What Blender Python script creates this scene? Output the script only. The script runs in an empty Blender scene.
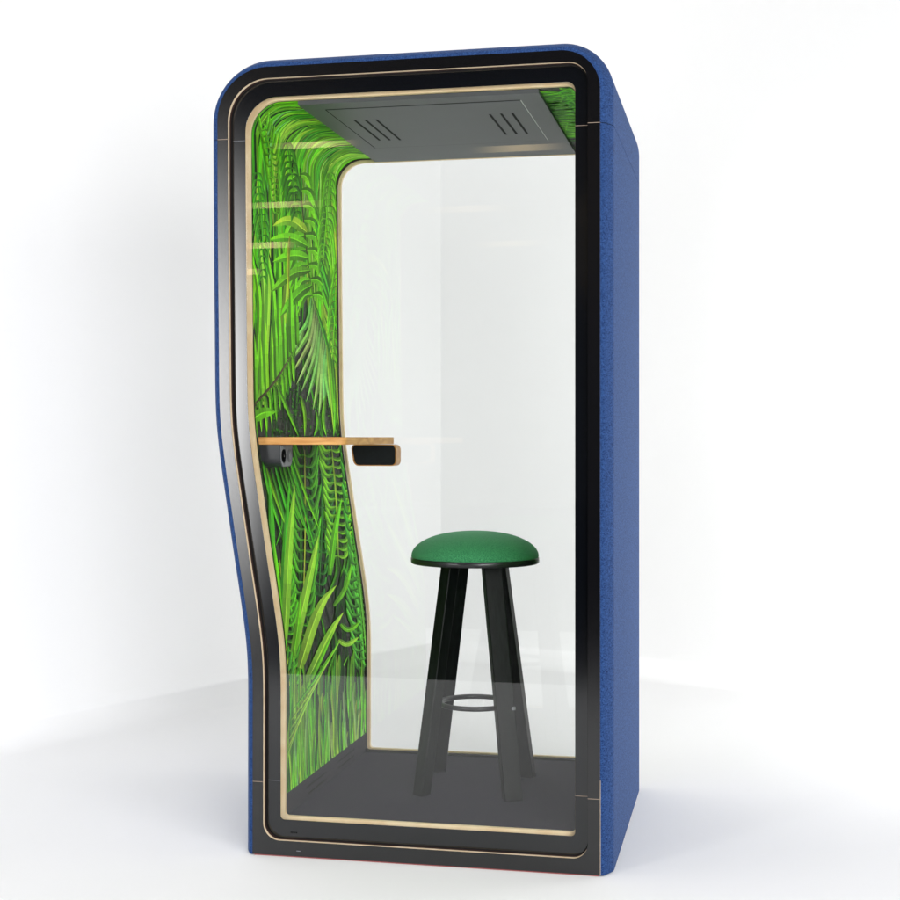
import bpy, bmesh, math, random
import numpy as np
from mathutils import Vector
random.seed(7)
sc = bpy.context.scene
COL = sc.collection
# ------------------------------------------------------------------ camera
F = 1425.0; CX = 450.0; HZ = 438.0; VPX = 750.0; P = 3.83
TH = math.atan((VPX-CX)/F)
ST, CT = math.sin(TH), math.cos(TH)
XC = P*math.tan(TH-math.atan(150/F))
ZC = XC*ST + P*CT
HC = 439.0/F*ZC
def ray(px, py):
    dx = (px-CX)/F
    return (-ST+dx*CT, CT+dx*ST, -(py-HZ)/F)
def onY(px, py, Y):
    d = ray(px, py); k = (Y+P)/d[1]
    return (XC+d[0]*k, HC+d[2]*k)
def onZ(px, py, Z):
    d = ray(px, py); k = (Z-HC)/d[2]
    return (XC+d[0]*k, -P+d[1]*k)
cam = bpy.data.cameras.new('camera'); co = bpy.data.objects.new('camera', cam); COL.objects.link(co)
co.location = (XC, -P, HC); co.rotation_euler = (math.pi/2, 0, TH)
cam.sensor_width = 36; cam.lens = F/900*36; cam.shift_y = -(450-HZ)/900; cam.clip_end = 200
sc.camera = co
# ------------------------------------------------------------------ helpers
def lin(c):
    return tuple(((v/255)/12.92 if v/255 <= .04045 else ((v/255+.055)/1.055)**2.4) for v in c)
def tag(o, label=None, cat=None, group=None, kind=None):
    if label: o['label'] = label
    if cat: o['category'] = cat
    if group: o['group'] = group
    if kind: o['kind'] = kind
    return o
def empty(name, loc=(0,0,0)):
    o = bpy.data.objects.new(name, None); COL.objects.link(o); o.location = loc; o.empty_display_size = .1
    return o
def mesh(name, verts, faces, mat, parent=None, smooth=False, angle=40):
    me = bpy.data.meshes.new(name); me.from_pydata([tuple(v) for v in verts], [], faces); me.update()
    if mat: me.materials.append(mat)
    o = bpy.data.objects.new(name, me); COL.objects.link(o)
    if parent: o.parent = parent
    if smooth:
        for p in me.polygons: p.use_smooth = True
        me.set_sharp_from_angle(angle=math.radians(angle))
    return o
def fixn(o):
    bm = bmesh.new(); bm.from_mesh(o.data); bmesh.ops.recalc_face_normals(bm, faces=bm.faces); bm.to_mesh(o.data); bm.free()
    return o
def bevel(o, w, seg=2):
    m = o.modifiers.new('bevel', 'BEVEL'); m.width = w; m.segments = seg; m.limit_method = 'ANGLE'; m.angle_limit = math.radians(35)
    return o
def box(name, x0, x1, y0, y1, z0, z1, mat, parent=None, bv=0):
    v = [(x, y, z) for x in (x0, x1) for y in (y0, y1) for z in (z0, z1)]
    f = [(0,1,3,2),(4,6,7,5),(0,4,5,1),(2,3,7,6),(0,2,6,4),(1,5,7,3)]
    o = fixn(mesh(name, v, f, mat, parent))
    if bv: bevel(o, bv)
    return o
def nodes(m):
    m.use_nodes = True; nt = m.node_tree; return nt, nt.nodes, nt.links, nt.nodes['Principled BSDF']
def mat(name, col, rough=.5, spec=.5, bump=0, bscale=200, var=0, vscale=8, stretch=None, sheen=0, metal=0, coat=0):
    m = bpy.data.materials.new(name); nt, N, L, b = nodes(m)
    b.inputs['Base Color'].default_value = (*lin(col), 1); b.inputs['Roughness'].default_value = rough
    b.inputs['Specular IOR Level'].default_value = spec; b.inputs['Metallic'].default_value = metal
    if coat: b.inputs['Coat Weight'].default_value = coat; b.inputs['Coat Roughness'].default_value = .15
    if sheen: b.inputs['Sheen Weight'].default_value = sheen; b.inputs['Sheen Roughness'].default_value = .5
    tc = N.new('ShaderNodeTexCoord'); mp = N.new('ShaderNodeMapping'); L.new(tc.outputs['Object'], mp.inputs[0])
    if stretch: mp.inputs['Scale'].default_value = stretch
    if var:
        n = N.new('ShaderNodeTexNoise'); n.inputs['Scale'].default_value = vscale; n.inputs['Detail'].default_value = 6
        L.new(mp.outputs[0], n.inputs[0])
        r = N.new('ShaderNodeMapRange'); r.inputs[1].default_value = .3; r.inputs[2].default_value = .7
        r.inputs[3].default_value = 1-var; r.inputs[4].default_value = 1+var; L.new(n.outputs[0], r.inputs[0])
        mx = N.new('ShaderNodeMix'); mx.data_type = 'RGBA'; mx.blend_type = 'MULTIPLY'; mx.inputs[0].default_value = 1
        mx.inputs[6].default_value = (*lin(col), 1); L.new(r.outputs[0], mx.inputs[7]); L.new(mx.outputs[2], b.inputs['Base Color'])
    if bump:
        n2 = N.new('ShaderNodeTexNoise'); n2.inputs['Scale'].default_value = bscale; n2.inputs['Detail'].default_value = 3
        L.new(mp.outputs[0], n2.inputs[0])
        bp = N.new('ShaderNodeBump'); bp.inputs['Strength'].default_value = bump; bp.inputs['Distance'].default_value = .002
        L.new(n2.outputs[0], bp.inputs['Height']); L.new(bp.outputs[0], b.inputs['Normal'])
    return m
def glassmat(name, tint, f0=.04):
    m = bpy.data.materials.new(name); nt, N, L, b = nodes(m); N.remove(b); out = N['Material Output']
    t = N.new('ShaderNodeBsdfTransparent'); t.inputs[0].default_value = (*tint, 1)
    g = N.new('ShaderNodeBsdfGlossy'); g.inputs['Roughness'].default_value = 0.0
    lw = N.new('ShaderNodeLayerWeight'); lw.inputs[0].default_value = .5
    p = N.new('ShaderNodeMath'); p.operation = 'POWER'; p.inputs[1].default_value = 5; L.new(lw.outputs['Facing'], p.inputs[0])
    a = N.new('ShaderNodeMath'); a.operation = 'MULTIPLY_ADD'; a.inputs[1].default_value = 1-f0; a.inputs[2].default_value = f0; L.new(p.outputs[0], a.inputs[0])
    mx = N.new('ShaderNodeMixShader'); L.new(a.outputs[0], mx.inputs[0]); L.new(t.outputs[0], mx.inputs[1]); L.new(g.outputs[0], mx.inputs[2])
    L.new(mx.outputs[0], out.inputs[0])
    return m
def wood(name, c1, c2, scale=(6, 60, 60), rough=.45):
    m = bpy.data.materials.new(name); nt, N, L, b = nodes(m)
    tc = N.new('ShaderNodeTexCoord'); mp = N.new('ShaderNodeMapping'); mp.inputs['Scale'].default_value = scale
    L.new(tc.outputs['Object'], mp.inputs[0])
    n = N.new('ShaderNodeTexNoise'); n.inputs['Scale'].default_value = 1; n.inputs['Detail'].default_value = 8; n.inputs['Distortion'].default_value = .6
    L.new(mp.outputs[0], n.inputs[0])
    cr = N.new('ShaderNodeValToRGB'); cr.color_ramp.elements[0].position = .35; cr.color_ramp.elements[1].position = .65
    cr.color_ramp.elements[0].color = (*lin(c1), 1); cr.color_ramp.elements[1].color = (*lin(c2), 1)
    L.new(n.outputs[0], cr.inputs[0]); L.new(cr.outputs[0], b.inputs['Base Color']); b.inputs['Roughness'].default_value = rough
    return m
def felt(name, c1, c2):
    m = bpy.data.materials.new(name); nt, N, L, b = nodes(m)
    tc = N.new('ShaderNodeTexCoord')
    n = N.new('ShaderNodeTexNoise'); n.inputs['Scale'].default_value = 380; n.inputs['Detail'].default_value = 4; n.inputs['Roughness'].default_value = .75
    L.new(tc.outputs['Object'], n.inputs[0])
    cr = N.new('ShaderNodeValToRGB'); cr.color_ramp.elements[0].position = .38; cr.color_ramp.elements[1].position = .62
    cr.color_ramp.elements[0].color = (*lin(c1), 1); cr.color_ramp.elements[1].color = (*lin(c2), 1)
    mp = N.new('ShaderNodeMapping'); mp.inputs['Scale'].default_value = (1, .3, 1); L.new(tc.outputs['Object'], mp.inputs[0])
    n3 = N.new('ShaderNodeTexNoise'); n3.inputs['Scale'].default_value = 300; n3.inputs['Detail'].default_value = 3; L.new(mp.outputs[0], n3.inputs[0])
    av = N.new('ShaderNodeMix'); av.inputs[0].default_value = .6; L.new(n.outputs[0], av.inputs[2]); L.new(n3.outputs[0], av.inputs[3])
    cr.color_ramp.elements[0].position = .34; cr.color_ramp.elements[1].position = .66
    L.new(av.outputs[0], cr.inputs[0]); L.new(cr.outputs[0], b.inputs['Base Color'])
    b.inputs['Roughness'].default_value = .95; b.inputs['Specular IOR Level'].default_value = .15
    b.inputs['Sheen Weight'].default_value = .1; b.inputs['Sheen Roughness'].default_value = .4
    b.inputs['Sheen Tint'].default_value = (.55, .68, 1, 1)
    bp = N.new('ShaderNodeBump'); bp.inputs['Strength'].default_value = .35; bp.inputs['Distance'].default_value = .0015
    L.new(n.outputs[0], bp.inputs['Height']); L.new(bp.outputs[0], b.inputs['Normal'])
    return m
M = {}
M['black'] = mat('black_laminate', (4, 4, 7), .16, .75, bump=.05, bscale=900, var=.08, vscale=30)
M['border'] = mat('black_printed_glass', (4, 6, 11), .13, .72)
M['gasket'] = mat('dark_gasket', (12, 10, 11), .6, .3)
M['brown'] = mat('stained_plywood_edge', (58, 40, 36), .6, .3, var=.2, vscale=40)
M['ply'] = wood('birch_plywood_edge', (222, 196, 160), (246, 226, 196), (40, 200, 40), .55)
M['tan'] = wood('pale_wood_rim', (238, 206, 160), (250, 226, 184), (14, 80, 14), .55)
M['blue'] = felt('blue_felt', (8, 25, 66), (54, 87, 142))
M['glass'] = glassmat('clear_glass', (.994, .998, .995))
M['rglass'] = glassmat('rear_glass', (.988, .994, .990))
M['panel'] = mat('grey_ceiling_metal', (73, 76, 79), .5, .5, var=.06, vscale=6, bump=.03, bscale=500)
M['slot'] = mat('dark_slot', (10, 11, 12), .8, .2)
M['carpet'] = mat('charcoal_carpet', (58, 54, 66), 1.0, .1, bump=.2, bscale=500, var=.06, vscale=40)
M['skirt'] = mat('dark_skirting', (50, 48, 54), .85, .2, var=.05)
M['table'] = wood('oak_tabletop', (196, 134, 68), (232, 178, 108), (7, 10, 60), .6)
M['boxwood'] = wood('oak_shell', (186, 122, 52), (214, 154, 80), (8, 40, 50), .4)
M['dark'] = mat('black_felt_inside', (22, 26, 30), .8, .2, var=.15, vscale=90)
M['plastic'] = mat('black_plastic', (40, 42, 46), .4, .5)
M['face'] = mat('grey_plastic', (96, 98, 104), .35, .5)
M['seat'] = None
M['stoolwood'] = wood('black_stained_ash', (4, 7, 6), (16, 21, 20), (120, 120, 9), .38)
M['stoolwood'].node_tree.nodes['Principled BSDF'].inputs['Specular IOR Level'].default_value = .14
M['steel'] = mat('black_steel', (30, 31, 34), .32, .7, metal=.3)
M['chrome'] = mat('bright_bolt', (200, 200, 205), .25, .5, metal=1)
M['wall'] = mat('white_studio_wall', (242, 242, 242), .7, .2, var=.006, vscale=.8)
M['floor'] = mat('white_studio_floor', (242, 242, 242), .7, .2, var=.006, vscale=.8)
M['dfloor'] = mat('dark_studio_floor', (40, 38, 36), .7, .3, var=.1, vscale=3)
M['seam'] = mat('seam_edge', (150, 132, 116), .6)
M['boltm'] = mat('bolt_metal', (130, 130, 136), .35, .6)
M['red'] = mat('red_base_strip', (150, 84, 84), .6, .3)
def seatmat():
    m = bpy.data.materials.new('green_fabric'); nt, N, L, b = nodes(m)
    tc = N.new('ShaderNodeTexCoord'); mp = N.new('ShaderNodeMapping'); mp.inputs['Scale'].default_value = (420, 900, 420); mp.inputs['Rotation'].default_value = (0, 0, .5)
    L.new(tc.outputs['Object'], mp.inputs[0])
    n = N.new('ShaderNodeTexNoise'); n.inputs['Scale'].default_value = 1; n.inputs['Detail'].default_value = 4; L.new(mp.outputs[0], n.inputs[0])
    cr = N.new('ShaderNodeValToRGB'); cr.color_ramp.elements[0].position = .36; cr.color_ramp.elements[1].position = .64
    cr.color_ramp.elements[0].color = (*lin((20, 94, 56)), 1); cr.color_ramp.elements[1].color = (*lin((72, 150, 98)), 1)
    L.new(n.outputs[0], cr.inputs[0]); L.new(cr.outputs[0], b.inputs['Base Color'])
    b.inputs['Roughness'].default_value = .85; b.inputs['Specular IOR Level'].default_value = .2
    b.inputs['Sheen Weight'].default_value = .25; b.inputs['Sheen Tint'].default_value = (.5, 1, .7, 1)
    bp = N.new('ShaderNodeBump'); bp.inputs['Strength'].default_value = .3; bp.inputs['Distance'].default_value = .001
    L.new(n.outputs[0], bp.inputs['Height']); L.new(bp.outputs[0], b.inputs['Normal'])
    return m
M['seat'] = seatmat()
# ------------------------------------------------------------------ booth outline
H = onY(564, 50, 0)[1]
tr = [(40,217.4),(140,217.4),(200,217.6),(250,218),(330,218.8),(380,219.2),(405,219.6),(425,220.6),(450,223.3),(475,226.6),(500,230.3),
      (540,236.0),(570,240.4),(600,245.0),(630,249.2),(655,251.8),(680,252.7),(740,252.6),(857,252.5)]
pts = sorted([onY(x, y, 0)[::-1] for y, x in tr])
zz = np.array([p[0] for p in pts]); xx = np.array([p[1] for p in pts])
zg = np.linspace(0, H+.2, 900); xg = np.interp(zg, zz, xx)
k = np.hanning(61); k /= k.sum()
xg = np.convolve(np.pad(xg, 30, mode='edge'), k, mode='valid')
def LX(z): return float(np.interp(z, zg, xg))
def arc(cx, cz, r, a0, a1, n):
    return [(cx+r*math.cos(a0+(a1-a0)*i/n), cz+r*math.sin(a0+(a1-a0)*i/n)) for i in range(n+1)]
def outline(off, R, top, bot, rTL, rTR, rBR=.002, rBL=.002, m=90, n=14):
    """closed outline, counter-clockwise seen from the front, starting at the bottom left"""
    pi = math.pi; o = []
    xl = LX(bot+rBL)+off
    o += [(xl+rBL+(R-rBR-xl-rBL)*i/8, bot) for i in range(8)]
    o += arc(R-rBR, bot+rBR, rBR, -pi/2, 0, n)
    z0, z1 = bot+rBR, top-rTR
    o += [(R, z0+(z1-z0)*i/20) for i in range(1, 20)]
    o += arc(R-rTR, top-rTR, rTR, 0, pi/2, n)
    xt = LX(top-rTL)+off
    o += [(R-rTR+(xt+rTL-R+rTR)*i/10, top) for i in range(1, 10)]
    o += arc(xt+rTL, top-rTL, rTL, pi/2, pi, n)
    z0, z1 = top-rTL, bot+rBL
    o += [(LX(z0+(z1-z0)*i/m)+off, z0+(z1-z0)*i/m) for i in range(1, m)]
    o += arc(xl+rBL, bot+rBL, rBL, pi, 1.5*pi, n)[:-1]
    return o
O_out  = outline(0, 0, H, .004, .145, .108)
O_thin = outline(.031, -.033, H-.032, .045, .118, .055, .042, .048)
O_gask = outline(.038, -.036, H-.036, .049, .113, .052, .039, .044)
O_bord = outline(.0745, -.0700, H-.0800, .098, .095, .024, .012, .012)
O_tan  = outline(.0782, -.0735, H-.0838, .1015, .091, .021, .010, .010)
O_tano = outline(.062, -.058, H-.068, .085, .105, .03, .012, .012)
def ringbox(name, A, B, y0, y1, mt, parent, smooth=False):
    n = len(A); v = []
    for Y in (y0, y1):
        v += [(x, Y, z) for x, z in A]; v += [(x, Y, z) for x, z in B]
    f = []
    for i in range(n):
        j = (i+1) % n
        f += [(i, j, n+j, n+i), (2*n+i, 3*n+i, 3*n+j, 2*n+j), (i, 2*n+i, 2*n+j, j), (n+i, n+j, 3*n+j, 3*n+i)]
    return fixn(mesh(name, v, f, mt, parent, smooth, 35))
def pane(name, A, y0, y1, mt, parent):
    n = len(A); v = [(x, y0, z) for x, z in A]+[(x, y1, z) for x, z in A]
    f = [tuple(range(n)), tuple(range(2*n-1, n-1, -1))]+[(i, (i+1) % n, n+(i+1) % n, n+i) for i in range(n)]
    return fixn(mesh(name, v, f, mt, parent))
ZS = onY(600, 122.3, 0)[1]; ZL = onY(600, 799.4, 0)[1]
D = P/.79-P
booth = empty('phone_booth')
tag(booth, 'tall blue felt office phone booth with wavy left side, black frame and leaf printed interior', 'phone booth')
def side(yf, sgn, nm):
    """frame assembly; yf = outer face, sgn = direction into the booth"""
    def Y(a): return yf+sgn*a
    def rb(name, A, B, a, b, mt, par, sm=False):
        return ringbox(name, A, B, min(Y(a), Y(b)), max(Y(a), Y(b)), mt, par, sm)
    fr = rb(nm, O_out, O_thin, 0, .0015, M['black'], booth)
    rb('plywood_edge', O_out, O_thin, .0017, .0135, M['ply'], fr)
    rb('inner_edge', O_out, O_thin, .0137, .045, M['brown'], fr)
    for z in (ZS, ZL):
        for s in (0, 1):
            if s == 0: x0, x1 = LX(z)+.0005, LX(z)+.0308
            else: x0, x1 = -.0328, -.0005
            box('joint_line', x0, x1, min(Y(-.0002), Y(.001)), max(Y(-.0002), Y(.001)), z-.0007, z+.0007, M['seam'], fr)
    return fr, Y, rb
fr, Y, rb = side(0, 1, 'front_frame')
# base strip
mesh('base_strip', [(LX(0)+.004, .004, 0), (-.004, .004, 0), (-.004, .03, 0), (LX(0)+.004, .03, 0),
     (LX(0)+.004, .004, .0035), (-.004, .004, .0035), (-.004, .03, .0035), (LX(0)+.004, .03, .0035)],
     [(0,1,5,4),(1,2,6,5),(2,3,7,6),(3,0,4,7),(4,5,6,7),(3,2,1,0)], M['red'], fr)
box('edge_strip', .0002, .0011, .001, .012, .004, ZL+.05, M['ply'], fr)
# small worn mark
x, z = onY(298.5, 851, 0); o = box('scuff_mark', x-.006, x+.006, -.0006, .0005, z-.001, z+.0008, mat('scuff', (120,120,128), .6), fr)
# ---- glass door
door = ringbox('door_border', O_gask, O_bord, .0245, .0268, M['border'], booth)
door.name = 'glass_door'
ringbox('gasket', outline(.0312, -.0332, H-.0322, .0452, .118, .055, .042, .048), O_gask, .026, .034, M['gasket'], door)
pane('glass_pane', O_gask, .0272, .0335, M['glass'], door)
for z in (ZS-.001, ZL):
    box('joint_line', LX(z)+.0385, LX(z)+.0740, .0241, .0250, z-.0007, z+.0007, M['face'], door)
    box('joint_line', -.0695, -.0362, .0241, .0250, z-.0006, z+.0006, M['seam'], door)
x, z = onY(294, 832.5, .0245)
for i in range(5):
    box('maker_mark', x-.010+i*.0042, x-.0072+i*.0042, .0240, .0250, z-.0022, z+.0022, M['slot'], door)
# ---- inner shell
rim = ringbox('wood_rim', O_tano, O_tan, .053, .066, M['tan'], booth, True)
ringbox('door_reveal', outline(.060, -.056, H-.066, .083, .107, .03, .012, .012), O_tano, .036, .066, M['gasket'], booth)
YR = .918
n_ = len(O_tan)
sv = [(x, .066, z) for x, z in O_tan]+[(x, YR, z) for x, z in O_tan]
shellmat = bpy.data.materials.new('dark_leaf_print_ground'); nt, N, L, b = nodes(shellmat)
tc = N.new('ShaderNodeTexCoord'); vn = N.new('ShaderNodeTexNoise'); vn.inputs['Scale'].default_value = 60; vn.inputs['Detail'].default_value = 5
L.new(tc.outputs['Object'], vn.inputs[0]); cr = N.new('ShaderNodeValToRGB'); e = cr.color_ramp.elements
e[0].position = .45; e[0].color = (*lin((30, 31, 24)), 1); e[1].position = .75; e[1].color = (*lin((66, 112, 44)), 1)
x_ = e.new(.58); x_.color = (*lin((44, 52, 32)), 1)
L.new(vn.outputs[0], cr.inputs[0]); L.new(cr.outputs[0], b.inputs['Base Color']); b.inputs['Roughness'].default_value = .6; b.inputs['Specular IOR Level'].default_value = .3
shell = mesh('inner_wall', sv, [(i, (i+1) % n_, n_+(i+1) % n_, n_+i) for i in range(n_) if min(O_tan[i][1], O_tan[(i+1) % n_][1]) > .112], shellmat, booth, True, 60)
# ---- rear
O_rtan = outline(.0782+.0125, -.085, H-.0955, .108, .082, .03, .010, .010)
frb, Yb, rbb = side(D, -1, 'rear_frame')
rr = ringbox('rear_wood_rim', outline(.0815, -.076, H-.086, .1035, .09, .03, .01, .01), O_rtan, .936, .950, M['tan'], frb, True)
ringbox('rear_gap', outline(.060, -.056, H-.066, .083, .107, .03, .012, .012), outline(.0812, -.0758, H-.0862, .1038, .09, .03, .01, .01), .9185, .9355, M['gasket'], frb)
ringbox('rear_border', O_thin, outline(.066, -.06, H-.075, .085, .1, .03, .01, .01), .9525, .985, M['gasket'], frb)
pane('rear_glass', outline(.0415, -.037, H-.05, .06, .1, .03, .02, .02), .9505, .9522, M['rglass'], frb)
# ---- felt cladding
secs = [(.0022, .0015), (.0035, .0085), (.012, .014), (.028, .0225), (.043, .0290), (.052, .0315), (.064, .0325)]
secs = secs+[(D-a, b_) for a, b_ in reversed(secs)]
def cl_path(b_, z0, z1, part):
    if part == 'right': return [(b_, z0+(z1-z0)*i/30) for i in range(31)]
    if part == 'left': return [(LX(z1+(z0-z1)*i/120)-b_*1.0, z1+(z0-z1)*i/120) for i in range(121)]
    pi = math.pi; o = [(b_, z0)]; rT, rL = .108, .145
    o += arc(-rT, H-rT, rT+b_, 0, pi/2, 16)
    xt = LX(H-rL)
    o += [(-rT+(xt+rL+rT)*i/30, H+b_) for i in range(1, 30)]
    o += arc(xt+rL, H-rL, rL+b_, pi/2, pi, 16)
    o += [(LX(z0)-b_, z0)]
    return o
def cladding(part, z0, z1):
    v = []; f = []; rows = []
    ss = [(secs[0][0], -.002)]+secs+[(secs[-1][0], -.002)]
    for y, b_ in ss:
        p = cl_path(b_, z0, z1, part); rows.append(len(p)); v += [(x, y, z) for x, z in p]
    n = rows[0]
    for r in range(len(ss)-1):
        for i in range(n-1): f.append((r*n+i, r*n+i+1, (r+1)*n+i+1, (r+1)*n+i))
    # close ends
    f.append(tuple(r*n for r in range(len(ss)))); f.append(tuple(r*n+n-1 for r in range(len(ss)-1, -1, -1)))
    return fixn(mesh('felt_panel', v, f, M['blue'], booth, True, 50))
g = .0011
tag(cladding('right', .003, ZS-g), 'flat right side panel in blue felt'); tag(cladding('left', .003, ZS-g), 'wavy left side panel in blue felt')
tag(cladding('top', ZS+g, H), 'blue felt hood over the rounded top')
# dark core behind the felt
core = ringbox('carcass', outline(-.0022, .0022, H+.002, .03, .147, .11), outline(.03, -.03, H-.03, .05, .12, .09), .046, D-.046, M['gasket'], booth)
# ---- floor inside
ZF = .098
xa = LX(.12)+.0782
ZK = onY(283.7, 793.3, .066)[1]
box('carpet', xa+.0, -.0737, .0665, .935, .085, ZF, M['carpet'], booth)
sk = mesh('skirting', [(xa+.002, .0665, ZF-.005), (xa+.002, YR, ZF-.005), (xa+.002, YR, ZK), (xa+.002, .0665, ZK), (xa-.006, .0665, ZK), (xa-.006, YR, ZK)],
          [(0,1,2,3), (3,2,5,4)], M['skirt'], booth)
box('skirting', -.0757, -.0737, .0667, YR-.001, ZF-.005, ZK, M['skirt'], booth)
def wallpt(px, py, X):   # onto plane X = const
    d = ray(px, py); k = (X-XC)/d[0]; return (-P+d[1]*k, HC+d[2]*k)
for (ax, ay, bx, by) in [(306.7,787.5,325.8,772.5),(308.3,793.3,325.8,779.8),(337.5,762.5,354.5,749),(338.5,767.5,354,756)]:
    (y0, z0), (y1, z1) = wallpt(ax, ay, xa+.002), wallpt(bx, by, xa+.002); zc = (z0+z1)/2
    box('vent_slot', xa-.002, xa+.0024, y0, y1, zc-.0028, zc+.0028, M['slot'], sk)
# ---- ceiling panel
ZP = onY(400, 92.5, .08)[1]
zt = H-.0838
ZP = zt-.012
d0 = onZ(289.2, 97.2, ZP); d1 = onZ(368.6, 158.3, ZP); d2 = onZ(534.7, 84.7, ZP); d3 = onZ(573.3, 151.3, ZP)
print('panel', d0, d1, d2, d3, 'H', H, 'ZF', ZF, 'ZS', ZS, 'ZL', ZL, 'HC', HC, 'XC', XC, 'D', D, 'ZK', ZK)
pxl = (d0[0]+d1[0])/2; pxr = (d2[0]+d3[0])/2
cp = box('ceiling_panel', pxl, pxr, .068, YR+.012, ZP, zt-.0005, M['panel'], booth)
def strip_on_z(name, p, q, w, mt, par, zz=None, dz=.0006):
    a = Vector((p[0], p[1], 0)); b2 = Vector((q[0], q[1], 0)); dd = (b2-a).normalized(); nn = Vector((-dd.y, dd.x, 0))*w/2
    z0 = (zz or ZP); v = []
    for zq in (z0-dz, z0+dz): v += [(*(a-nn).xy, zq), (*(a+nn).xy, zq), (*(b2+nn).xy, zq), (*(b2-nn).xy, zq)]
    return fixn(mesh(name, v, [(0,1,2,3),(7,6,5,4),(0,4,5,1),(1,5,6,2),(2,6,7,3),(3,7,4,0)], mt, par))
c4 = [onZ(*c, ZP) for c in ((326.4,109.9),(520.2,99.8),(548.2,140.2),(374.9,148))]
hx0 = (c4[0][0]+c4[3][0])/2; hx1 = (c4[1][0]+c4[2][0])/2; hy0 = (c4[0][1]+c4[1][1])/2; hy1 = (c4[2][1]+c4[3][1])/2
hatch = box('access_hatch', hx0+.002, hx1-.002, hy0+.002, hy1-.002, ZP-.0012, ZP+.001, M['panel'], cp)
for p, q in (((hx0,hy0),(hx1,hy0)),((hx0,hy1),(hx1,hy1)),((hx0,hy0),(hx0,hy1))): strip_on_z('hatch_gap', p, q, .004, M['slot'], cp)
strip_on_z('hatch_gap', (hx1,hy0), (hx1,hy1), .003, mat('bright_edge', (190,190,190), .4), cp)
for grp in ([(354.7,119.7,379.8,139.9),(365.5,119.6,390,139.7),(376.3,119.1,400.3,139.6)], [(489.6,113.9,506.3,134.1),(500.8,113.2,517,133.6),(511.5,112.5,527.7,133)]):
    for a in grp:
        p, q = onZ(a[0], a[1], ZP), onZ(a[2], a[3], ZP); xm = (p[0]+q[0])/2
        strip_on_z('vent_slot', (xm, p[1]), (xm, q[1]), .007, M['slot'], hatch, ZP-.0012)
# ------------------------------------------------------------------ table and fittings
zt1 = HC+.0025; zt0 = HC-.0195
def wx(z): return LX(z)+.0782
A0 = wx(HC)
fx = onY(351, 438, .15)[0]
dd = ray(397, 438); kx = (fx-XC)/dd[0]; ry = -P+dd[1]*kx
ry = min(ry, .86)
tp = [(A0-.002, .085), (fx-.03, .085)]+[(fx-.03+.03*math.sin(a), .115-.03*math.cos(a)) for a in [i*math.pi/16 for i in range(1, 9)]]
rr_ = .05
tp += [(fx, ry-rr_)]+[(fx-rr_+rr_*math.cos(a), ry-rr_+rr_*math.sin(a)) for a in [i*math.pi/16 for i in range(1, 9)]]+[(A0-.002, ry)]
print('table', A0, fx, ry)
n = len(tp)
tb = fixn(mesh('tabletop', [(x, y, zt0) for x, y in tp]+[(x, y, zt1) for x, y in tp],
     [tuple(range(n-1, -1, -1)), tuple(range(n, 2*n))]+[(i, (i+1) % n, n+(i+1) % n, n+i) for i in range(n)], M['table'], booth, True, 30))
bevel(tb, .0015)
# storage pocket
def rrect(x0, x1, z0, z1, r, slant=0, n=6):
    o = []
    for cx, cz, a in ((x1-r, z0+r, -90), (x1-r, z1-r, 0), (x0+r, z1-r, 90), (x0+r, z0+r, 180)):
        for i in range(n+1):
            t = math.radians(a+90*i/n); o.append((cx+r*math.cos(t), cz+r*math.sin(t)))
    return [(x+slant*(1-(z-z0)/(z1-z0))*max(0, (x1-x)/(x1-x0)), z) for x, z in o]
yb = .66
bx0, bz1 = onY(350.6, 444.8, yb); bx1, bz0 = onY(396.5, 466, yb)
bz1 = zt0-.0015
sl = .011
bt = ringbox('storage_pocket', rrect(bx0, bx1, bz0, bz1, .017, sl), rrect(bx0+.004, bx1-.004, bz0+.003, bz1-.003, .014, sl), yb, yb+.058, M['boxwood'], booth, True)
pane('pocket_lining', rrect(bx0+.0038, bx1-.0038, bz0+.0028, bz1-.0028, .014, sl), yb+.003, yb+.055, M['dark'], bt)
# power unit
px0, pz1 = onY(254.5, 444.5, .088); px1, pz0 = onY(280, 467, .088); pz1 = zt0-.0005
y0, y1 = .088, .196
def sec(x):  # cross section in Y,Z with rounded bottom
    r = .026; o = [(y0, pz1)]
    for i in range(9): t = math.radians(180+90*i/8); o.append((y0+r+r*math.cos(t), pz0+r+r*math.sin(t)))
    for i in range(9): t = math.radians(270+90*i/8); o.append((y1-r+r*math.cos(t), pz0+r+r*math.sin(t)))
    o.append((y1, pz1)); return [(x, a, b_) for a, b_ in o]
s0, s1 = sec(px0-.02), sec(px1); n = len(s0)
pu = fixn(mesh('power_unit', s0+s1, [tuple(range(n)), tuple(range(2*n-1, n-1, -1))]+[(i, (i+1) % n, n+(i+1) % n, n+i) for i in range(n)], M['plastic'], booth, True, 40))
cyy = (y0+y1)/2; czz = (pz0+pz1)/2
f0 = [(x+.0006, cyy+(a-cyy)*.97, czz+(b_-czz)*.96) for x, a, b_ in s1]; f1 = [(x+.0016, a, b_) for x, a, b_ in f0]
pf = fixn(mesh('socket_plate', f0+f1, [tuple(range(n)), tuple(range(2*n-1, n-1, -1))]+[(i, (i+1) % n, n+(i+1) % n, n+i) for i in range(n)], M['face'], pu))
def discx(name, x, cy, cz, r, t, mt, par):
    m_ = 28; v = [(x+q, cy+r*math.cos(2*math.pi*i/m_), cz+r*math.sin(2*math.pi*i/m_)) for q in (0, t) for i in range(m_)]
    return fixn(mesh(name, v, [tuple(range(m_)), tuple(range(2*m_-1, m_-1, -1))]+[(i, (i+1) % m_, m_+(i+1) % m_, m_+i) for i in range(m_)], mt, par))
discx('socket', px1+.0010, cyy-.026, czz, .0205, .0012, M['slot'], pu)
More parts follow.
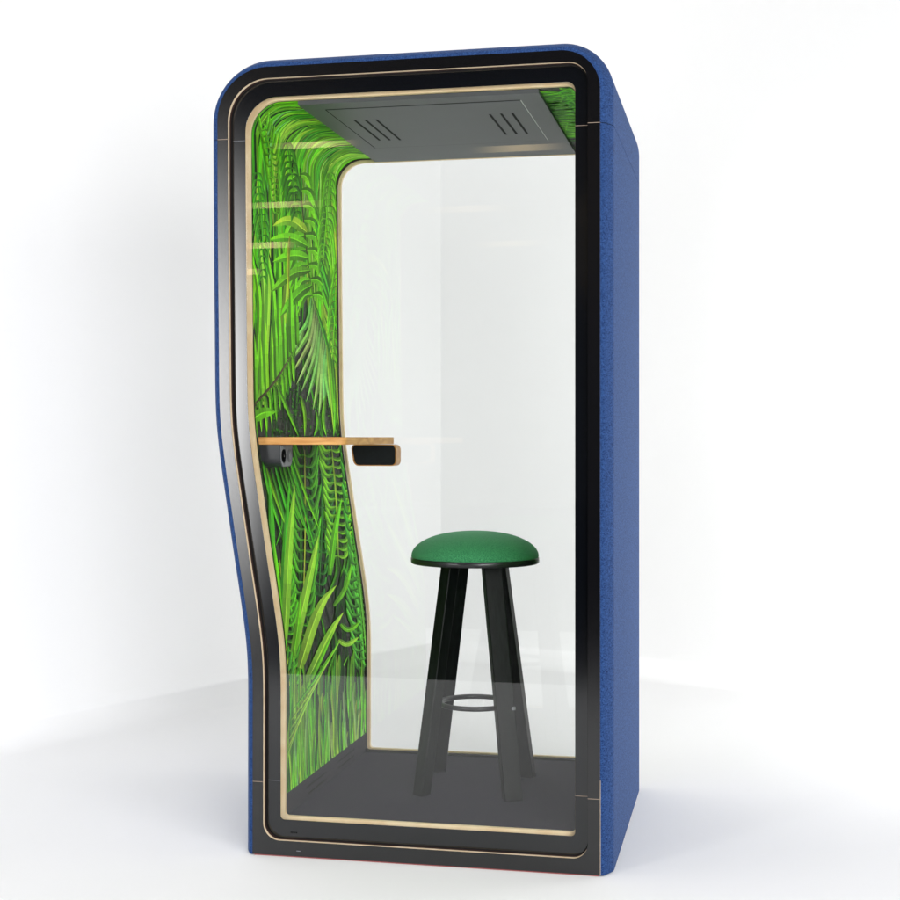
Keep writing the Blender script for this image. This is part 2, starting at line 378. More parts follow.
discx('socket_pin', px1+.0022, cyy-.026, czz, .0022, .0015, M['chrome'], pu)
discx('switch', px1+.0010, cyy+.026, czz, .0190, .0022, mat('mid_grey_plastic', (78, 80, 86), .4), pu)
discx('switch', px1+.0032, cyy+.026, czz, .0125, .001, M['face'], pu)
# ------------------------------------------------------------------ leaf print
tans = O_tan; i0 = n_-1
# wall polyline from the bottom of the left side up, over the ceiling and down the right side
poly = np.array([tans[i] for i in range(n_-1, -1, -1)]+[tans[n_-1]])
# drop the floor part: start at left bottom
st_i = 0
seg = np.diff(poly, axis=0); sl_ = np.hypot(seg[:, 0], seg[:, 1]); tt = np.concatenate([[0], np.cumsum(sl_)])
nrm = np.stack([seg[:, 1], -seg[:, 0]], 1)/sl_[:, None]
# inward normal: left wall going up (0,1) -> (1,0) ok
def px2st(pp):
    pp = np.asarray(pp, float); dx = (pp[:, 0]-CX)/F
    d0 = -ST+dx*CT; d1 = CT+dx*ST; d2 = -(pp[:, 1]-HZ)/F
    best = np.full(len(pp), -1.0); T = np.zeros(len(pp)); S = np.zeros(len(pp))
    for i in range(len(seg)):
        ax, az = poly[i]; ux, uz = seg[i]
        if ax > -.2 and uz < 0: continue
        if ux > 0.0 and az < .2: continue
        den = d0*uz-d2*ux; den = np.where(abs(den) < 1e-9, 1e-9, den)
        kk = ((ax-XC)*uz-(az-HC)*ux)/den
        u = np.where(abs(uz) > abs(ux), (HC+d2*kk-az)/(uz if abs(uz) > 1e-9 else 1e-9), (XC+d0*kk-ax)/(ux if abs(ux) > 1e-9 else 1e-9))
        ok = (u >= -1e-6) & (u <= 1+1e-6) & (kk > best) & (kk > 0)
        best = np.where(ok, kk, best); T = np.where(ok, tt[i]+u*sl_[i], T); S = np.where(ok, -P+d1*kk, S)
    mi = best < 0
    if mi.any():
        kk = (XB-XC)/d0; z = HC+d2*kk
        S = np.where(mi, -P+d1*kk, S); T = np.where(mi, TB+(z-ZB), T)
    return S, T
_i = 14; XB, ZB, TB = poly[_i][0], poly[_i][1], tt[_i]
import bisect
TTL = tt.tolist()
BV = []; BF = []; BC = []
lay = [0]
def emit(S, T, quads, cols, off):
    T = np.clip(T, TMIN, TMAX); S = np.clip(S, .068, YR-.001)
    ST_ = list(zip(S.tolist(), T.tolist()))
    for q, c in zip(quads, cols):
        pl = [ST_[i] for i in q]; tl = min(p[1] for p in pl); th = max(p[1] for p in pl)
        if th-tl < 1e-7: continue
        i0_ = max(0, bisect.bisect_right(TTL, tl+1e-9)-1); i1_ = min(len(TTL)-2, bisect.bisect_left(TTL, th-1e-9)-1)
        for k_ in range(i0_, i1_+1):
            pc = pl
            if i1_ > i0_:
                for lim, sg in ((TTL[k_], 1), (TTL[k_+1], -1)):
                    o_ = []
                    for a_ in range(len(pc)):
                        A_, B_ = pc[a_-1], pc[a_]; da, db = (A_[1]-lim)*sg, (B_[1]-lim)*sg
                        if (da < 0) != (db < 0):
                            w_ = da/(da-db); o_.append((A_[0]+(B_[0]-A_[0])*w_, lim))
                        if db >= 0: o_.append(B_)
                    pc = o_
                    if len(pc) < 3: break
                if len(pc) < 3: continue
            b0 = len(BV); ax, az = poly[k_]; ux, uz = seg[k_]/sl_[k_]; nx, nz = nrm[k_]*off
            for s_, t_ in pc: BV.append((ax+ux*(t_-TTL[k_])+nx, s_, az+uz*(t_-TTL[k_])+nz))
            BF.append(tuple(range(b0, b0+len(pc)))); BC.append(c)
def clampi(c): return tuple(max(0, min(255, v)) for v in c)
def blade(pts, w, col, space='px', tip=.12, tone=.22, root=.25, layer=None, n=11, wig=0):
    """ribbon with a midrib: pts = control polyline, w = full width"""
    pts = np.asarray(pts, float)
    if space == 'px': pass
    # smooth resample (Catmull via quadratic subdivision)
    for _ in range(3):
        q = [pts[0]]
        for i in range(len(pts)-1): q += [pts[i]*.75+pts[i+1]*.25, pts[i]*.25+pts[i+1]*.75]
        q.append(pts[-1]); pts = np.array(q)
    dl = np.concatenate([[0], np.cumsum(np.hypot(*np.diff(pts, axis=0).T))]); tq = np.linspace(0, dl[-1], n+1)
    c = np.stack([np.interp(tq, dl, pts[:, 0]), np.interp(tq, dl, pts[:, 1])], 1)
    d = np.gradient(c, axis=0); d /= np.maximum(np.hypot(d[:, 0], d[:, 1])[:, None], 1e-9); nn = np.stack([-d[:, 1], d[:, 0]], 1)
    u = np.linspace(0, 1, n+1); wp = np.minimum(1, (root+(1-root)*np.minimum(u/.2, 1)**.6))*np.where(u > 1-.55, np.cos((u-.45)/.55*math.pi/2)**.75, 1)
    hw = (w/2*wp)[:, None]
    A = c+nn*hw; B = c-nn*hw
    allp = np.concatenate([A, c, B])
    if space == 'px':
        S, T = px2st(allp)
    else: S, T = allp[:, 0], allp[:, 1]
    m_ = n+1; quads = []; cols = []
    c1 = clampi([v*(1+tone) for v in col]); c2 = clampi([v*(1-tone) for v in col])
    for i in range(n):
        g_ = (.74+.36*(i+.5)/n)*(1+.05*math.sin(i*1.3+w))
        quads += [(i, i+1, m_+i+1, m_+i), (m_+i, m_+i+1, 2*m_+i+1, 2*m_+i)]
        cols += [clampi([v*g_ for v in c1]), clampi([v*g_ for v in c2])]
    if layer is None: lay[0] += 1; layer = lay[0]
    emit(S, T, quads, cols, .0002+layer*1.5e-6)
    if (space == 'px' and w >= 5) or (space == 'st' and w >= .03):
        E = np.concatenate([c+nn*hw*.10, c-nn*hw*.10])
        S, T = px2st(E) if space == 'px' else (E[:, 0], E[:, 1])
        emit(S, T, [(i, i+1, m_+i+1, m_+i) for i in range(n)], [clampi([v*1.22+8 for v in col])]*n, .0002+(layer+.5)*1.5e-6)
def poly_at(pts, u):
    pts = np.asarray(pts, float); dl = np.concatenate([[0], np.cumsum(np.hypot(*np.diff(pts, axis=0).T))]); t = u*dl[-1]
    return np.array([np.interp(t, dl, pts[:, 0]), np.interp(t, dl, pts[:, 1])])
def fern(rach, n, out, rise, w, col, sides=(-1, 1), rw=1.0, rcol=None, jitter=.12, ends=(.5, 1, .35), sag=.25, tone=.2, space='px', cvar=.12):
    """pinnate frond; each leaflet leaves the rachis sideways by `out` and ends `rise` higher (negative = droops)"""
    la = lay[0]+1; lay[0] += 3
    for i in range(n):
        u = (i+.5)/n; p = poly_at(rach, u)
        e_ = ends[0]+(ends[1]-ends[0])*min(1, u/.35) if u < .35 else ends[1]+(ends[2]-ends[1])*(u-.35)/.65
        for s in sides:
            j = 1+random.uniform(-jitter, jitter); o = out*e_*j; r = rise*e_*j
            q = p+np.array([s*o, -r]) if space == 'px' else p+np.array([s*o, r])
            mid = p+np.array([s*o*.62, (1 if space == 'px' else -1)*(abs(r)*sag) if r > 0 else (-1 if space == 'px' else 1)*abs(r)*(.0)])
            cv = 1+random.uniform(-cvar, cvar)
            blade([p, mid, q], w*j, [v*cv for v in col], space, layer=la+(i % 2), n=10, tone=tone, root=.3)
    if rw: blade([rach[0], poly_at(rach, .5), rach[-1]] if len(rach) < 3 else rach, rw, rcol or [v*1.15 for v in col], space, layer=la+2, n=12, tone=.1)
ZKt = ZK
TMIN = float(np.interp(ZK+.001, poly[:80, 1], tt[:80])) if poly[70, 1] > ZK else .1
# t-range: left wall bottom (skirting) ... right wall bottom
idxr = [i for i in range(len(poly)) if poly[i, 0] > -.1]
TMAX = tt[max(i for i in range(len(poly)) if poly[i, 1] > ZK+.01 and poly[i, 0] > -.1)]
TL_TOP = tt[int(np.argmax(poly[:, 1] > zt-.001))]      # start of ceiling
G = dict(dk=(26, 76, 10), dd=(20, 44, 12), md=(64, 148, 12), br=(112, 206, 20), lt=(158, 230, 56), yl=(184, 228, 60), pale=(156, 222, 104), cy=(76, 180, 28))
def pick(*a): return [v*(1+random.uniform(-.12, .12)) for v in G[random.choice(a)]]
R = random.uniform
# filler all over, in the sheet's own coordinates
for i in range(520):
    t0 = R(TMIN, TMAX); s0_ = R(.05, .95); l = R(.10, .32); a = R(-.5, .5)
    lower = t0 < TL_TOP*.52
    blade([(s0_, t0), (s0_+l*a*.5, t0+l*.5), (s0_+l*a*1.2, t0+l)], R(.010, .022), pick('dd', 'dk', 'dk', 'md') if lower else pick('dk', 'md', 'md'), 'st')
# upper left wall and the curve into the ceiling: long blades running over the bend
for i in range(240):
    t0 = R(TL_TOP*.62, TL_TOP*1.05); s0_ = R(.03, .93); l = R(.20, .6); a = R(-.30, .30)
    q = [(s0_, t0), (s0_+l*a*.35, t0+l*.5), (s0_+l*a*1.3, t0+l)]
    blade(q if R(0, 1) < .4 else q[::-1], R(.022, .050), pick('md', 'br', 'br', 'cy', 'br', 'lt'), 'st', tone=R(.05, .16), n=18)
for i in range(46):
    t0 = R(TL_TOP*.70, TL_TOP*1.0); s0_ = R(.03, .93); l = R(.15, .35); a = R(-.3, .3)
    blade([(s0_, t0), (s0_+l*a*.4, t0+l*.5), (s0_+l*a*1.3, t0+l)], R(.008, .016), pick('lt', 'br', 'dd', 'dd', 'dk', 'pale'), 'st', tone=.06, n=16)
# ceiling beyond the panel and right wall: sideways fronds
for i in range(26):
    t0 = TL_TOP+R(.5, 1.05); s0_ = R(.0, .3)
    fern([(s0_, t0), (s0_+R(.3, .6), t0+R(-.2, .2))], 13, R(.04, .08), R(.10, .18), .024, pick('md', 'br', 'br'), space='st', rw=.006)
for i in range(40):
    t0 = R(TL_TOP+.9, TMAX-.3); s0_ = R(.05, .85)
    fern([(s0_, t0), (s0_+R(-.1, .1), t0+R(.3, .5))], 18, R(.10, .16), -R(.05, .1), .016, pick('md', 'br', 'cy', 'dk'), space='st', rw=.004)
# speckled undergrowth at 370-435
for i in range(420):
    x_, y_ = R(272, 342), R(366, 440); a = R(0, 6.28); l = R(2, 5)
    blade([(x_, y_), (x_+l*.3*math.cos(a), y_+l*.5*math.sin(a)), (x_+l*.6*math.cos(a), y_+l*math.sin(a))], R(.8, 1.6), pick('dk', 'dd', 'md', 'dk'), n=3)
# --- photo-matched fronds on the left wall (drawn where the print shows them)
# broad leaflets around 210-300
for (a, b_, c_) in [((248,250),(262,300),(252,400)), ((256,225),(266,300),(258,400)), ((268,230),(268,310),(262,405)), ((262,240),(276,300),(270,395)),
                    ((278,240),(280,300),(274,390)), ((288,250),(284,320),(276,385)), ((296,270),(290,330),(280,385))]:
    blade([c_, b_, a], R(5, 8), pick('br', 'lt', 'br'), tone=.25)
    blade([(a[0]+3, a[1]), (b_[0]+3, b_[1]), (c_[0]+3, c_[1])], 1.6, pick('dk'), tone=.1)
fern([(299,168),(303,225),(308,270),(313,302)], 9, 20, -26, 7.5, G['br'], rw=1.2, rcol=(70,80,30), ends=(.5,1,.8), tone=.25)
for q in [((306,232),(290,218),(272,226)), ((307,246),(290,236),(268,240)), ((308,258),(292,254),(272,262)), ((310,270),(292,272),(270,292)), ((311,285),(298,292),(280,316))]:
    blade(q, 10, pick('br', 'lt'), tone=.2)
blade([(289,236),(287,262),(288,300)], 3.2, (176, 200, 40), tone=.15)
for k_ in range(9):  # pointed leaflets falling to the right
    x0_ = 313+k_*1.5; y0_ = 205+k_*16
    blade([(x0_, y0_), (x0_+9, y0_+30), (x0_+17+R(-2, 3), y0_+78)], R(3.5, 6), pick('br', 'cy', 'lt'), tone=.25)
for k_ in range(7):
    x0_ = 322+k_*3; blade([(x0_, 168+k_*9), (x0_+5, 215+k_*10), (x0_+9, 275+k_*12)], R(2, 3.4), pick('lt', 'yl', 'br'), tone=.15)
for (r_, n_l, o_, h_, w_, c_) in [([(262,120),(272,160),(276,215)], 16, 9, 20, 2.6, 'br'), ([(330,170),(326,215),(322,268)], 15, 9, -22, 2.6, 'br'),
        ([(286,140),(292,180),(296,215)], 12, 10, -20, 3.0, 'md'), ([(256,170),(262,225),(262,280)], 16, 8, -18, 2.4, 'cy'), ([(338,260),(334,320),(330,380)], 16, 8, -20, 2.6, 'br')]:
    fern(r_, n_l, o_, h_, w_, G[c_], rw=1.0, ends=(.6, 1, .5), tone=.15)
# pale fan
blade([(313,300),(322,345),(341,410)], 6, G['br']); blade([(316,310),(330,360),(342,440)], 5, G['cy'])
blade([(312,298),(318,325),(329,358)], 2.0, (140, 190, 80), root=.8)
for k_, (ex, ey) in enumerate([(284,352),(288,364),(291.5,373),(295.5,385),(300.5,392),(305.5,402),(312,411),(318,417),(323,420),(329,408)]):
    x0_, y0_ = 310.5+k_*1.9, 298+k_*6.0
    blade([(x0_, y0_), (x0_-1.5-k_*.1, y0_+(ey-y0_)*.42), (x0_+(ex-x0_)*.55, y0_+(ey-y0_)*.74), (ex, ey)], 4.4, [v*R(.8, 1.05) for v in G['pale']], tone=.2, n=16)
for q in [((300,322),(292,334),(284,352)), ((303,330),(297,345),(286,362)), ((298,306),(290,318),(283,330))]: blade(q, 4.5, G['pale'], tone=.15)
for k_ in range(6): blade([(326+k_*3, 345+k_*6), (330+k_*2.4, 390), (333+k_*2, 432)], 2.6, pick('br', 'cy', 'lt'))
# brown rachis with comb leaflets at the left
fern([(250,408),(275,382),(300,338)], 11, 5, 72, 5.2, G['br'], sides=(-1,), rw=0, jitter=.3, ends=(1, 1, .6), tone=.25, cvar=.2)
fern([(250,408),(275,382),(292,352)], 10, 4, -36, 3.4, G['br'], sides=(1,), rw=2.4, rcol=(92, 84, 52), ends=(1, 1, .8), tone=.2)
blade([(251,420),(262,412),(275,412)], 11, G['br'], tone=.1)
for (a, b_, c_) in [((276,385),(285,405),(298,437)), ((300,395),(305,415),(304,437)), ((325,395),(322,420),(326,437)), ((334,390),(335,415),(333,437)), ((316,412),(318,425),(313,437))]:
    blade([a, b_, c_], 3.4, pick('md', 'br'))
# below the table
for i in range(70):
    x_ = R(262, 352); y_ = R(450, 640); blade([(x_, y_), (x_+R(-4, 4), y_+18), (x_+R(-9, 9), y_+R(30, 50))], R(2, 4), pick('dk', 'dd', 'dk', 'md'))
fern([(320,448),(322,520),(318,600)], 14, 14, 15, 3.4, (44, 122, 34), rw=1.2, sag=0.15, tone=.2)
fern([(304,450),(305,540),(301,640)], 18, 14, 22, 3.7, (84, 178, 28), rw=1.3, rcol=(190, 210, 60), sag=0.10, ends=(.8, 1.05, .8))
fern([(331,446),(336,500),(338,560)], 14, 13, 13, 3.9, (126, 214, 34), rw=1.6, rcol=(170, 220, 50), sag=0.21, ends=(1, 1.1, .9))
fern([(346,450),(351,520),(359,600)], 18, 7.5, 12, 3.4, (70, 172, 40), rw=1.2, sag=0.15, ends=(.9, 1, .9))
fern([(354,540),(361,600),(367,668)], 19, 7, 12, 3.3, (88, 190, 50), rw=2.0, rcol=(120,210,70), sag=0.15, ends=(.8, 1, .8))
fern([(356,575),(361,620),(364,672)], 11, 14, 14, 3.7, (84, 184, 46), sides=(-1,), rw=1.0, sag=0.18, ends=(.9, 1.1, .8))
fern([(279,560),(284,620),(291,722)], 19, 13, 15, 4.1, (88, 184, 24), rw=1.8, rcol=(200, 226, 60), sag=0.09, ends=(.7, 1, 1))
for k_ in range(9): blade([(262+k_*4, 455+R(0, 14)), (268+k_*4.4, 490), (282+k_*4.6, 535+R(-8, 18))], R(2.6, 4.4), pick('cy', 'br', 'md'), tone=.25)
# large bright blades
for a in [([(268,475),(271,520),(272,610)], 6.5, 'cy'), ([(289,478),(285,530),(280,640)], 6, 'cy'), ([(294,485),(288,545),(284,640)], 8, 'lt'), ([(273,540),(277,580),(281,640)], 5, 'br'),
          ([(318,535),(308,580),(292,655)], 8.5, 'lt'), ([(341,498),(334,530),(329,575)], 6, 'br'), ([(336,585),(318,605),(299,668)], 10, 'lt'), ([(343,612),(330,630),(303,690)], 8.5, 'lt'),
          ([(351,563),(345,590),(333,606)], 4.5, 'br'), ([(360,621),(348,632),(340,624)], 5, 'br'), ([(358,637),(346,646),(338,640)], 5, 'lt'),
          ([(300,592),(298,620),(292,662)], 5, 'br'), ([(340,640),(322,668),(296,716)], 4, 'lt'), ([(333,630),(316,668),(292,712)], 4.5, 'br'), ([(348,655),(330,690),(300,735)], 3.5, 'br')]:
    blade(a[0][::-1], a[1], [v*R(.95, 1.05) for v in G[a[2]]], tone=.13, root=.6)
fern([(275,640),(283,690),(290,760)], 14, 12, 20, 3.4, (72, 158, 34), rw=1.2, rcol=(176, 208, 60), sag=.2)
# grass at the foot
for i in range(150):
    x_ = R(282, 374); top = R(650, 720)-(.0 if x_ > 330 else -14); bot = 800-(x_-283)*.74
    blade([(x_+R(-3, 3), top), (x_+R(-2, 2), (top+bot)/2), (x_+R(-2, 2), bot+6)], R(1.5, 4.2), pick('md', 'dk', 'br', 'br', 'cy', 'lt'), tone=.2, tip=.3)
for i in range(34):
    x_ = R(284, 372); top = R(690, 735); bot = 800-(x_-283)*.74
    blade([(x_+R(-4, 4), top), (x_+R(-1, 1), (top+bot)/2), (x_+R(-3, 3), bot+4)], R(1.2, 2.2), pick('lt', 'pale', 'br'), tone=.1)
for k_ in range(7): blade([(283+k_*1.5, 770-k_*10), (292+k_*5, 735-k_*11), (303+k_*6, 700-k_*10)], 2.0, pick('lt', 'br'))
leafmat = bpy.data.materials.new('leaf_print_ink'); nt, N, L, b = nodes(leafmat)
at = N.new('ShaderNodeAttribute'); at.attribute_name = 'Col'
tc = N.new('ShaderNodeTexCoord'); mp = N.new('ShaderNodeMapping'); mp.inputs['Scale'].default_value = (60, 220, 22); L.new(tc.outputs['Object'], mp.inputs[0])
vn = N.new('ShaderNodeTexNoise'); vn.inputs['Scale'].default_value = 1.0; vn.inputs['Detail'].default_value = 5; L.new(mp.outputs[0], vn.inputs[0])
r = N.new('ShaderNodeMapRange'); r.inputs[1].default_value = .3; r.inputs[2].default_value = .7; r.inputs[3].default_value = .8; r.inputs[4].default_value = 1.2; L.new(vn.outputs[0], r.inputs[0])
mx = N.new('ShaderNodeMix'); mx.data_type = 'RGBA'; mx.blend_type = 'MULTIPLY'; mx.inputs[0].default_value = 1
L.new(at.outputs['Color'], mx.inputs[6]); L.new(r.outputs[0], mx.inputs[7]); L.new(mx.outputs[2], b.inputs['Base Color'])
b.inputs['Roughness'].default_value = .6; b.inputs['Specular IOR Level'].default_value = .12
lp = mesh('leaf_print', BV, BF, leafmat, shell)
ca = lp.data.color_attributes.new('Col', 'FLOAT_COLOR', 'CORNER')
arr = np.ones((len(lp.data.loops), 4), dtype=np.float32); li = 0
bc = np.array([lin(c) for c in BC], dtype=np.float32)
arr[:, :3] = np.repeat(bc, [len(f) for f in BF], axis=0)
ca.data.foreach_set('color', arr.ravel())
print('leaf faces', len(BF), 'layers', lay[0])
# ------------------------------------------------------------------ stool
def z_at(px, py, X=None): pass
sx, sy = onZ(475, 788, ZF)
def pt(px, py, z): return onZ(px, py, z)
# depth of the stool centre along the view
def zat(py, x, y):
    dep = (x-XC)*(-ST)+(y+P)*CT; return HC-(py-HZ)/F*dep
dep = (sx-XC)*(-ST)+(sy+P)*CT
Rs = 64.2/F*dep
zr0 = zat(563.0, sx, sy)+.001; zr1 = zat(557.0, sx, sy); ztop = zat(531, sx, sy)
print('stool', sx, sy, dep, Rs, zr0, zr1, ztop)
stool = empty('bar_stool', (sx, sy, ZF))
tag(stool, 'round bar stool with green fabric cushion and splayed black wooden legs inside the booth', 'bar stool')
def lathe(name, prof, mt, par, n=96):
    v = []; f = []
    for r_, z_ in prof: v += [(r_*math.cos(2*math.pi*i/n), r_*math.sin(2*math.pi*i/n), z_) for i in range(n)]
    for k in range(len(prof)-1):
        for i in range(n): j = (i+1) % n; f.append((k*n+i, k*n+j, (k+1)*n+j, (k+1)*n+i))
    f.append(tuple(range(n-1, -1, -1))); f.append(tuple((len(prof)-1)*n+i for i in range(n)))
    return mesh(name, v, f, mt, par, True, 45)
a0, a1, a2 = zr0-ZF, zr1-ZF, ztop-ZF
hh = a2-a1
lathe('seat_rim', [(Rs-.012, a0), (Rs-.003, a0), (Rs, a0+.003), (Rs, a1-.002), (Rs-.002, a1)], M['steel'], stool)
prof = [(Rs-.003, a1+.0002), (Rs-.0015, a1+.004)]
for i in range(1, 23):
    u = i/23*math.pi/2; prof.append(((Rs-.0015)*math.cos(u)**.88, a1+.004+(hh-.004)*math.sin(u)**1.02))
prof.append((.001, a2))
lathe('seat_cushion', prof, M['seat'], stool)
def leg(bpx, bpy_, tpx, w1, w2, yaw, frontdep, tap=.96):
    bx, by = onZ(bpx, bpy_, ZF)
    # top: same side of the seat, pulled in
    tx_, ty_ = sx+(bx-sx)*.30, sy+(by-sy)*.30
    # solve x so the top projects on tpx
    for _ in range(20):
        dxp = CX+F*(((tx_-XC)*CT+(ty_+P)*ST)/((tx_-XC)*(-ST)+(ty_+P)*CT)); tx_ += (tpx-dxp)/320
    v = []
    c, s = math.cos(yaw), math.sin(yaw)
    for (x, y, z, q) in ((bx, by, .0, tap), (tx_, ty_, a0-.001, 1)):
        for ux, uy in ((-1, -1), (1, -1), (1, 1), (-1, 1)):
            ax, ay = ux*w1/2*q, uy*w2/2*q; v.append((x-sx+ax*c-ay*s, y-sy+ax*s+ay*c, z))
    o = fixn(mesh('leg', v, [(0,1,2,3),(4,5,6,7),(0,1,5,4),(1,2,6,5),(2,3,7,6),(3,0,4,7)], M['stoolwood'], stool))
    bevel(o, .0035, 3); return (bx, by, tx_, ty_)
VA = TH+math.atan(0/F)   # view yaw at stool
VA = math.atan2(-(sx-XC), (sy+P))
FL = leg(421.5, 795, 450.6, .045, .040, VA+math.radians(50), 0)
FRg = leg(512.5, 800, 491.5, .058, .040, VA+math.radians(14), 0)
RL = leg(438, 771, 461.0, .045, .036, VA+math.radians(24), 0)
RRg = leg(528, 777, 499.5, .046, .038, VA+math.radians(-20), 0)
print('legs', FL, FRg, RL, RRg)
# foot ring
zring = zat(703.4, sx, sy)-ZF
fr_ = (zring)/a0
cxr = (FL[0]+FRg[0]+RL[0]+RRg[0])/4-sx
def torus(name, cx, cy, cz, Rr, r_, mt, par, n=72, m_=12):
    v = []; f = []
    for i in range(n):
        a = 2*math.pi*i/n
        for j in range(m_):
            b_ = 2*math.pi*j/m_; v.append((cx+(Rr+r_*math.cos(b_))*math.cos(a), cy+(Rr+r_*math.cos(b_))*math.sin(a), cz+r_*math.sin(b_)))
    for i in range(n):
        for j in range(m_): f.append((i*m_+j, ((i+1) % n)*m_+j, ((i+1) % n)*m_+(j+1) % m_, i*m_+(j+1) % m_))
    return mesh(name, v, f, mt, par, True, 180)
torus('foot_ring', -.004, .022, zring-.002, .107, .0078, M['steel'], stool)
# bolt head
bx_, by_ = sx+.146-.004, sy-.055
u_ = zring/a0
lx = FRg[0]+(FRg[2]-FRg[0])*u_-sx; ly = FRg[1]+(FRg[3]-FRg[1])*u_-sy
def ballz(name, x, y, z, r_, mt, par):
    bm = bmesh.new(); bmesh.ops.create_uvsphere(bm, u_segments=16, v_segments=10, radius=r_); me = bpy.data.meshes.new(name); bm.to_mesh(me); bm.free()
    for p in me.polygons: p.use_smooth = True
    me.materials.append(mt); o = bpy.data.objects.new(name, me); COL.objects.link(o); o.parent = par; o.location = (x, y, z); return o
ca_, sa_ = math.cos(VA+math.radians(14)), math.sin(VA+math.radians(14))
bo = ballz('bolt', lx+ca_*.0275, ly+sa_*.0275-.012, zring+.006, .0095, M['boltm'], stool)
# ------------------------------------------------------------------ studio
c0 = onZ(441, 656, 0); cl = onZ(0, 748, 0); cr_ = onZ(900, 703, 0)
def norm2(a, b_): d = np.array(b_)-np.array(a); return d/np.hypot(*d)
dl_ = norm2(c0, cl); dr_ = norm2(c0, cr_)
# make the corner square
ang = math.atan2(dl_[1], dl_[0]); ang2 = math.atan2(dr_[1], dr_[0]); print('corner', c0, cl, cr_, math.degrees(ang), math.degrees(ang2))
YE = -2.72
c0 = np.array(c0)
rc = .13; LL, LR = 7.0, 7.5
def ring3(o, z): return [(*(c0+dl_*LL+dr_*o), z), (*(c0+dl_*o+dr_*o), z), (*(c0+dr_*LR+dl_*o), z)]
cov = []
for i in range(13):
    t = math.radians(90*i/12); cov += ring3(rc-rc*math.sin(t), rc-rc*math.cos(t))
cf = [(3*i+k, 3*i+k+1, 3*i+k+4, 3*i+k+3) for i in range(12) for k in (0, 1)]
a_, c_ = cov[0], cov[2]; m_ = len(cov)
print('ends', a_, cov[1], c_)
flat = cov[:3]; inn = ring3(rc+.6, 0)
nb = len(cov); cov += inn
cf += [(0, 1, nb+1, nb), (1, 2, nb+2, nb+1)]
# rest of the floor: from the inner ring towards the front edge of the white sheet
def cut(p, d):   # follow the wall direction until the front edge
    k_ = (YE-p[1])/d[1]; return (p[0]+d[0]*k_, YE, 0)
lp_, rp_ = inn[0], inn[2]
pts_ = [inn[1]]
pts_.append(lp_)
if lp_[1] > YE: pts_.append((lp_[0], YE, 0))
pts_.append((rp_[0]+1, YE, 0) if rp_[1] > YE else (rp_[0], YE, 0)); pts_.append(rp_)
nb = len(cov); cov += [tuple(p) for p in pts_[2:-1]]
idx_ = [m_+1, m_+0]+[nb+i for i in range(len(pts_)-3)]+[m_+2]
cf.append(tuple(idx_))
fl = fixn(mesh('floor', cov, cf, M['floor'], None, True, 80)); tag(fl, kind='structure')
if fl.data.polygons[0].normal.z < 0: fl.data.flip_normals()
for nm_, (i_, j_) in (('back_wall', (0, 1)), ('side_wall', (1, 2))):
    r0, r1 = ring3(0, rc), ring3(0, 5.2)
    wl = mesh(nm_, [r0[i_], r0[j_], r1[j_], r1[i_]], [(0, 1, 2, 3)], M['wall']); tag(wl, kind='structure')
fd = mesh('ground', [(-20, -20, -.004), (20, -20, -.004), (20, 12, -.004), (-20, 12, -.004)], [(0, 1, 2, 3)], M['dfloor']); tag(fd, kind='structure')
# ------------------------------------------------------------------ light
def area(name, loc, target, sx_, sy_, power, col=(1, 1, 1), spread=180):
    l = bpy.data.lights.new(name, 'AREA'); l.shape = 'RECTANGLE'; l.size = sx_; l.size_y = sy_; l.energy = power; l.color = col; l.spread = math.radians(spread)
    o = bpy.data.objects.new(name, l); COL.objects.link(o); o.location = loc
    o.rotation_euler = (Vector(target)-Vector(loc)).to_track_quat('-Z', 'Y').to_euler(); return o
def soft(l, axis):
    """brighter in the middle than at the two ends, as a real softbox or batten is"""
    l.use_nodes = True; nt = l.node_tree; em = nt.nodes['Emission']
    ge = nt.nodes.new('ShaderNodeNewGeometry'); s3 = nt.nodes.new('ShaderNodeSeparateXYZ'); nt.links.new(ge.outputs['Parametric'], s3.inputs[0])
    mr = nt.nodes.new('ShaderNodeMath'); mr.operation = 'PINGPONG'; mr.inputs[1].default_value = .5; nt.links.new(s3.outputs[axis], mr.inputs[0])
    m2 = nt.nodes.new('ShaderNodeMapRange'); m2.interpolation_type = 'SMOOTHSTEP'; m2.inputs[1].default_value = 0; m2.inputs[2].default_value = .5
    m2.inputs[3].default_value = 0; m2.inputs[4].default_value = 2.0; nt.links.new(mr.outputs[0], m2.inputs[0]); nt.links.new(m2.outputs[0], em.inputs['Strength'])
area('overhead_softbox', (-.5, -1.9, 4.6), (-.9, .8, 0), 4.5, 3.0, 52)
area('right_softbox', (3.2, -3.4, 2.4), (-.4, .3, .8), 2.0, 2.0, 70)
area('rear_fill', (-1.9, 2.4, 5.0), (.2, 5.8, .6), 2.5, 2.5, 20)  # added fill above and behind the booth, lifts the walls seen around it
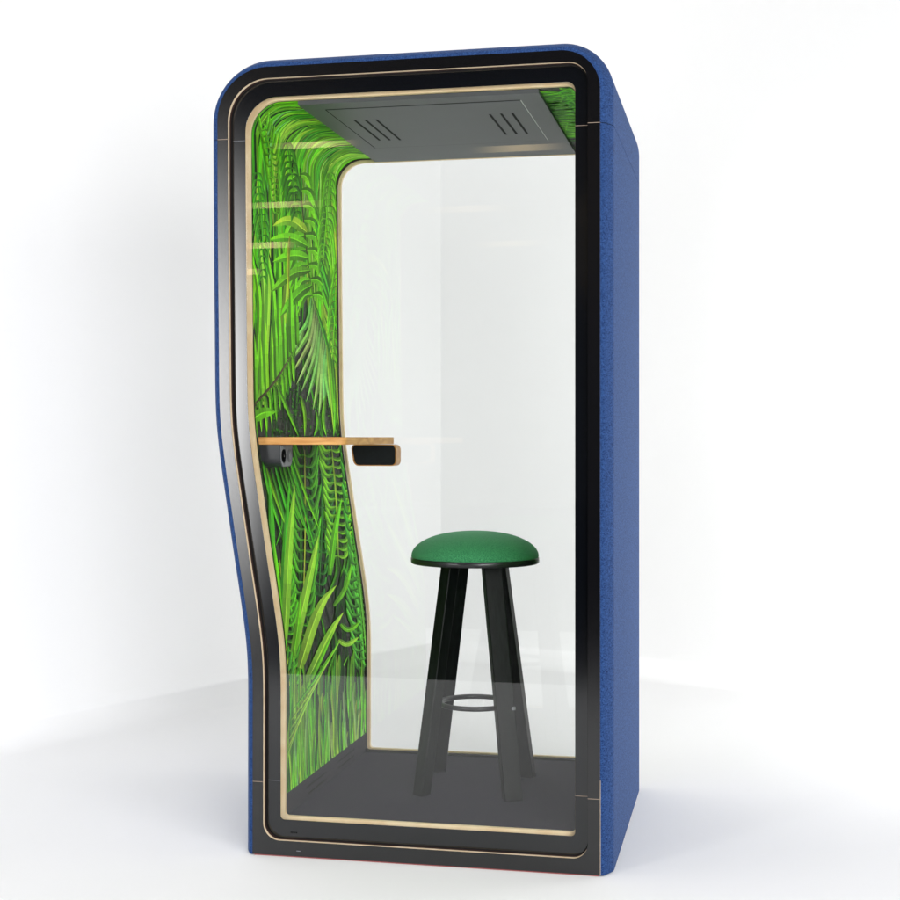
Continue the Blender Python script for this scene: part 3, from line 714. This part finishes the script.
area('front_fill', (1.9, -4.7, 1.5), (-.4, .3, 1.0), 1.6, 2.0, 105)  # added frontal fill, brightens the frame, wood rim and booth interior
area('left_wall_fill', (-4.6, 1.4, 1.3), (-2.4, 6.0, .2), 2.0, 2.0, 110)  # added fill outside the view, brightens the studio walls from the left
area('right_wall_fill', (3.3, 1.6, 1.2), (1.6, 6.5, .1), 2.0, 2.0, 78)  # added fill outside the view on the right, evens out the white walls
# tall softbox left of the photographer, hot in its middle: it is what the left edge of the frame mirrors
dist = 3.6
sb0, sb1 = math.tan(math.radians(20.13))*(P+dist), math.tan(math.radians(24.2))*(P+dist)
sb = area('left_softbox', (XC-(sb0+sb1)/2, -dist, 1.42), (XC-(sb0+sb1)/2, 0, 1.42), sb1-sb0, 3.3, 42)
soft(sb.data, 'Y')
# warm ceiling battens in the dark hall behind the photographer
def mirror_pt(px, py, dist):
    d = ray(px, py); k = P/d[1]; x, z = XC+d[0]*k, HC+d[2]*k; k2 = dist/d[1]
    return (x+d[0]*k2, -dist, z+d[2]*k2)
for (ax, ay, bx, by, e_) in [(261,142,362,144,1), (462,147,573,146,.5), (232,203,326,204,.8), (574,212,587,211.6,.8), (234,243,300,245,.9), (574,250,587,247,.4), (232,270,262,272,.7), (574,275,587,275,.5), (410,207,520,208,.12)]:
    d_ = 6.0; p, q = mirror_pt(ax, ay, d_), mirror_pt(bx, by, d_)
    ln = abs(q[0]-p[0]); c = ((p[0]+q[0])/2, -d_, (p[2]+q[2])/2)
    o = area('hall_batten', c, (c[0], 0, c[2]), ln, .045, (.09 if ax < 400 else .06)*e_*ln, (1, .74, .38), 60); soft(o.data, 'X')
w = bpy.data.worlds.new('World'); sc.world = w; w.use_nodes = True
w.node_tree.nodes['Background'].inputs[0].default_value = (1, 1, 1, 1); w.node_tree.nodes['Background'].inputs[1].default_value = .035
sc.view_settings.view_transform = 'Standard'; sc.view_settings.look = 'None'; sc.view_settings.exposure = .52; sc.view_settings.gamma = 1
sc.render.engine = 'CYCLES'
sc.cycles.max_bounces = 14; sc.cycles.transparent_max_bounces = 24; sc.cycles.diffuse_bounces = 6
